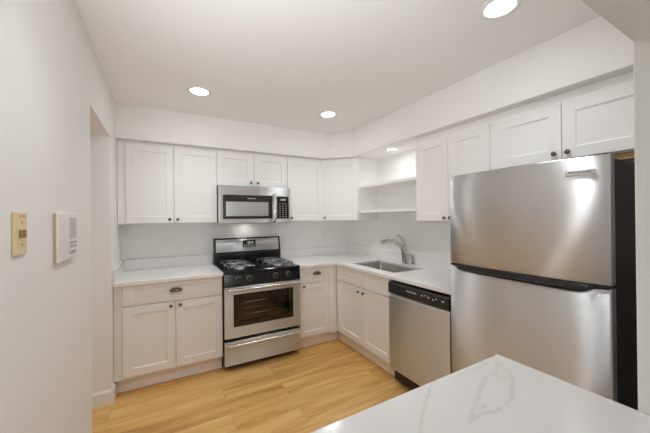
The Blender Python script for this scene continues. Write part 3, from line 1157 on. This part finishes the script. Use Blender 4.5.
fz = obj('freezer_door', fridge_door(1.106, 1.668), M_STEEL, fr)
fz['label'] = 'upper steel freezer door'
fd = obj('fridge_door', fridge_door(0.075, 1.092), M_STEEL, fr)
obj('gasket', box(new(), b0+0.012, b1-0.012, -0.6225, -0.612, 0.09, 1.66, 0.001), M_GASKET, fr)
obj('base_grille', box(new(), b0+0.01, b1-0.01, -0.60, -0.56, 0.012, 0.072, 0.002), M_BLACKP, fr)
# black pocket handle along the joint
hn = new()
xs = [b0+0.010, b0+0.045, b0+0.075, b0+0.12, b0+0.25, b0+0.40, b0+0.55, b0+0.66, b0+0.695, b0+0.72, b0+0.74, b1-0.008]
zb = [1.096, 1.092, 1.076, 1.070, 1.066, 1.064, 1.063, 1.063, 1.066, 1.076, 1.087, 1.091]
pr = []
for x, z in zip(xs, zb):
    y = fy_at(x)
    thick = 0.010 if z < 1.08 else 0.004
    pr.append([hn.verts.new(p) for p in ((x, y+0.03, 1.104), (x, y-0.001, 1.104), (x, y-thick*0.4, 1.100), (x, y-thick, (z+1.1)/2), (x, y-thick, z+0.006), (x, y-thick*0.6, z), (x, y+0.004, z), (x, y+0.03, z+0.004))])
for a, b in zip(pr[:-1], pr[1:]):
    for i in range(8):
        hn.faces.new((a[i], a[(i+1) % 8], b[(i+1) % 8], b[i]))
hn.faces.new(pr[0])
hn.faces.new(pr[-1])
bmesh.ops.recalc_face_normals(hn, faces=hn.faces[:])
ho = obj('handle', hn, M_BLACK, fr)
hg = new()
for x0_, x1_ in zip([b0+0.12, b0+0.22, b0+0.32, b0+0.42, b0+0.52], [b0+0.22, b0+0.32, b0+0.42, b0+0.52, b0+0.64]):
    tube(hg, [(x0_, fy_at(x0_)-0.0105, 1.080), (x1_, fy_at(x1_)-0.0105, 1.078)], 0.0035, 8)
obj('grip_line', hg, M_BLACKP, ho)
# brand badge on freezer door
xb = 2.858
slope = math.atan2(fy_at(xb+0.01)-fy_at(xb-0.01), 0.02)
MB = Matrix.Translation((xb, fy_at(xb)-0.0005, 1.598)) @ Matrix.Rotation(slope, 4, 'Z')
bm = box(new(), -0.052, 0.052, -0.004, 0.003, -0.012, 0.012, 0.0015)
bm.transform(MB)
bo = obj('brand_badge', bm, M_HANDLE, fz)
lettering('brand_lettering', 'FRIGIDAIRE', 0.0165, M_DARKMARK, bo, MB @ Matrix.Translation((0, -0.0042, 0)) @ RX90)
# hinge cover
obj('hinge_cover', box(new(), b1-0.075, b1-0.015, -0.665, -0.58, 1.655, 1.676, 0.004), M_BLACKP, fr)

# ---------------------------------------------------------------- peninsula in front of the camera
pc = thing('peninsula_countertop', 'large white quartz peninsula countertop with fine grey veins, nearest the viewer', 'countertop', (0, 0, 0))
PX0, PX1, PY0, PY1 = 0.42, 1.392, -3.52, -2.825
pb = prism(new(), [(PX0, PY0), (PX1, PY0), (PX1, PY1+0.012), (PX1-0.0035, PY1+0.0035), (PX1-0.012, PY1), (PX0, PY1-0.012)], ZCT-0.03, ZCT, 0.0)
eds = [e for e in pb.edges if abs(e.verts[0].co.z-e.verts[1].co.z) < 1e-5]
bmesh.ops.bevel(pb, geom=eds, offset=0.003, segments=3, profile=0.5, affect='EDGES')
obj('worktop', pb, M_QUARTZ_P, pc)
pk = thing('peninsula_cabinet', 'white panelled base cabinet carrying the peninsula countertop', 'cabinet', (0, 0, 0))
obj('carcass', box(new(), 0.47, 1.39, -3.44, -2.87, 0.10, ZCT-0.031, 0.002), M_CAB, pk)
obj('toe_kick', box(new(), 0.50, 1.37, -3.40, -2.93, 0.0, 0.101, 0.001), M_CAB, pk)
for i in range(2):
    d = obj('door', shaker(0.45, 0.74, 0.062), M_CAB, pk)
    d.rotation_euler = (0, 0, PI)
    d.location = (0.93+0.455*i, -2.871, 0.12)

# ---------------------------------------------------------------- wall plates
def outlet(label, loc, rz, gangs=1, rocker=False):
    w = 0.072 if gangs == 1 else 0.162
    t = thing('wall_outlet', label, 'outlet', loc, rz, 'white wall outlets')
    obj('cover_plate', box(new(), -w/2, w/2, -0.006, 0, -0.059, 0.059, 0.002), M_PLATE, t)
    n = 1 if gangs == 1 else 2
    for i in range(n):
        cx = 0 if n == 1 else (-0.038+0.076*i)
        r = obj('receptacle' if not (rocker and i == 0) else 'switch_rocker', box(new(), cx-0.017, cx+0.017, -0.009, -0.005, -0.034, 0.034, 0.0015), M_TRIM, t)
        if not (rocker and i == 0):
            for zz in (-0.018, 0.018):
                for dx in (-0.006, 0.006):
                    obj('slot', box(new(), cx+dx-0.001, cx+dx+0.001, -0.0094, -0.0085, zz-0.004, zz+0.004, 0), M_GREYP, r)
    return t


outlet('wide white double outlet plate on the back wall above the doorway-side countertop', (0.381, 0, 1.178), 0, 2, True)
outlet('white single outlet plate on the back wall between range and corner', (2.236, 0, 1.195), 0)
outlet('white single outlet plate on the side wall below the open shelves near the corner', (W, -0.50, 1.20), RZ)

# almond plate on the near wall
t = thing('switch_plate', 'almond coloured plate with two small toggles on the white wall', 'switch', (0, -2.352, 1.374), PI/2)
obj('cover_plate', box(new(), -0.041, 0.041, -0.007, 0, -0.058, 0.058, 0.0025, 3), M_ALMOND, t)
for x in (-0.010, 0.016):
    obj('toggle', box(new(), x-0.005, x+0.005, -0.012, -0.006, -0.012, 0.010, 0.001), M_ALMOND_D, t)
for z in (-0.030, 0.030):
    obj('screw', lathe(new(), [(0, -0.001), (0.003, -0.001), (0.003, 0.0012), (0, 0.0016)], Matrix.Translation((0.004, -0.007, z)) @ RX90, 10), M_ALMOND_D, t)
obj('label_strip', box(new(), -0.012, 0.034, -0.0078, -0.006, 0.044, 0.050, 0.0005), M_BEIGE, t)

# intercom
t = thing('intercom_panel', 'white intercom panel with speaker grille and buttons on the wall before the doorway', 'intercom', (0, -1.930, 1.345), PI/2)
obj('back_plate', box(new(), -0.127, 0.125, -0.008, 0, -0.094, 0.090, 0.0015), M_BEIGE, t)
ho = obj('housing', box(new(), -0.131, 0.129, -0.017, -0.008, -0.092, 0.092, 0.003, 3), M_PLATE, t)
gr = box(new(), 0.010, 0.116, -0.0178, -0.0165, -0.012, 0.074, 0.0005)
for i in range(11):
    z = -0.008+i*0.0074
    box(gr, 0.013, 0.113, -0.0186, -0.0175, z, z+0.0035, 0)
obj('speaker_grille', gr, M_GREYL, ho)
for row, (z, n, hh) in enumerate(((-0.027, 4, 0.007), (-0.042, 4, 0.007), (-0.067, 3, 0.014))):
    for i in range(n):
        x = 0.012+i*(0.106/n)
        obj('button', box(new(), x, x+0.016, -0.0198, -0.0165, z-hh/2, z+hh/2, 0.0008), M_GREYP, ho)

# ---------------------------------------------------------------- recessed lights
def downlight(label, loc, r, lens, group, power, spread=118):
    t = thing('recessed_light', label, 'ceiling light', loc, 0, group)
    obj('trim_ring', lathe(new(), [(r*0.70, 0.002), (r*0.70, -0.003), (r*0.78, -0.0055), (r*0.97, -0.004), (r, 0.0), (r, 0.002)], None, 48), M_TRIM, t)
    obj('lens', lathe(new(), [(0, -0.0015), (r*0.4, -0.0012), (r*0.705, -0.0005)], None, 48), lens, t)
    d = bpy.data.lights.new('lamp', 'AREA')
    d.shape = 'DISK'
    d.size = 2*r*0.68
    d.energy = power
    d.color = LAMP_COL
    d.spread = math.radians(spread)
    lo = bpy.data.objects.new('lamp', d)
    COL.objects.link(lo)
    lo.parent = t
    lo.location = (0, 0, -0.003)
    return t


GL = 'recessed ceiling lights'
downlight('round recessed ceiling light over the floor beside the doorway', (0.611, -0.939, ZC), 0.092, M_LENS, GL, LAMP)
downlight('round recessed ceiling light near the corner over the sink side', (1.774, -0.958, ZC), 0.092, M_LENS, GL, LAMP)
downlight('round recessed ceiling light in front of the refrigerator', (1.777, -2.629, ZC), 0.092, M_LENS, GL, LAMP)
downlight('round recessed ceiling light over the floor before the peninsula', (0.611, -2.45, ZC), 0.092, M_LENS, GL, LAMP)
downlight('small recessed light in the soffit above the open shelves', (2.452, -1.112, ZS), 0.070, M_LENS_S, GL, 0.3, 165)
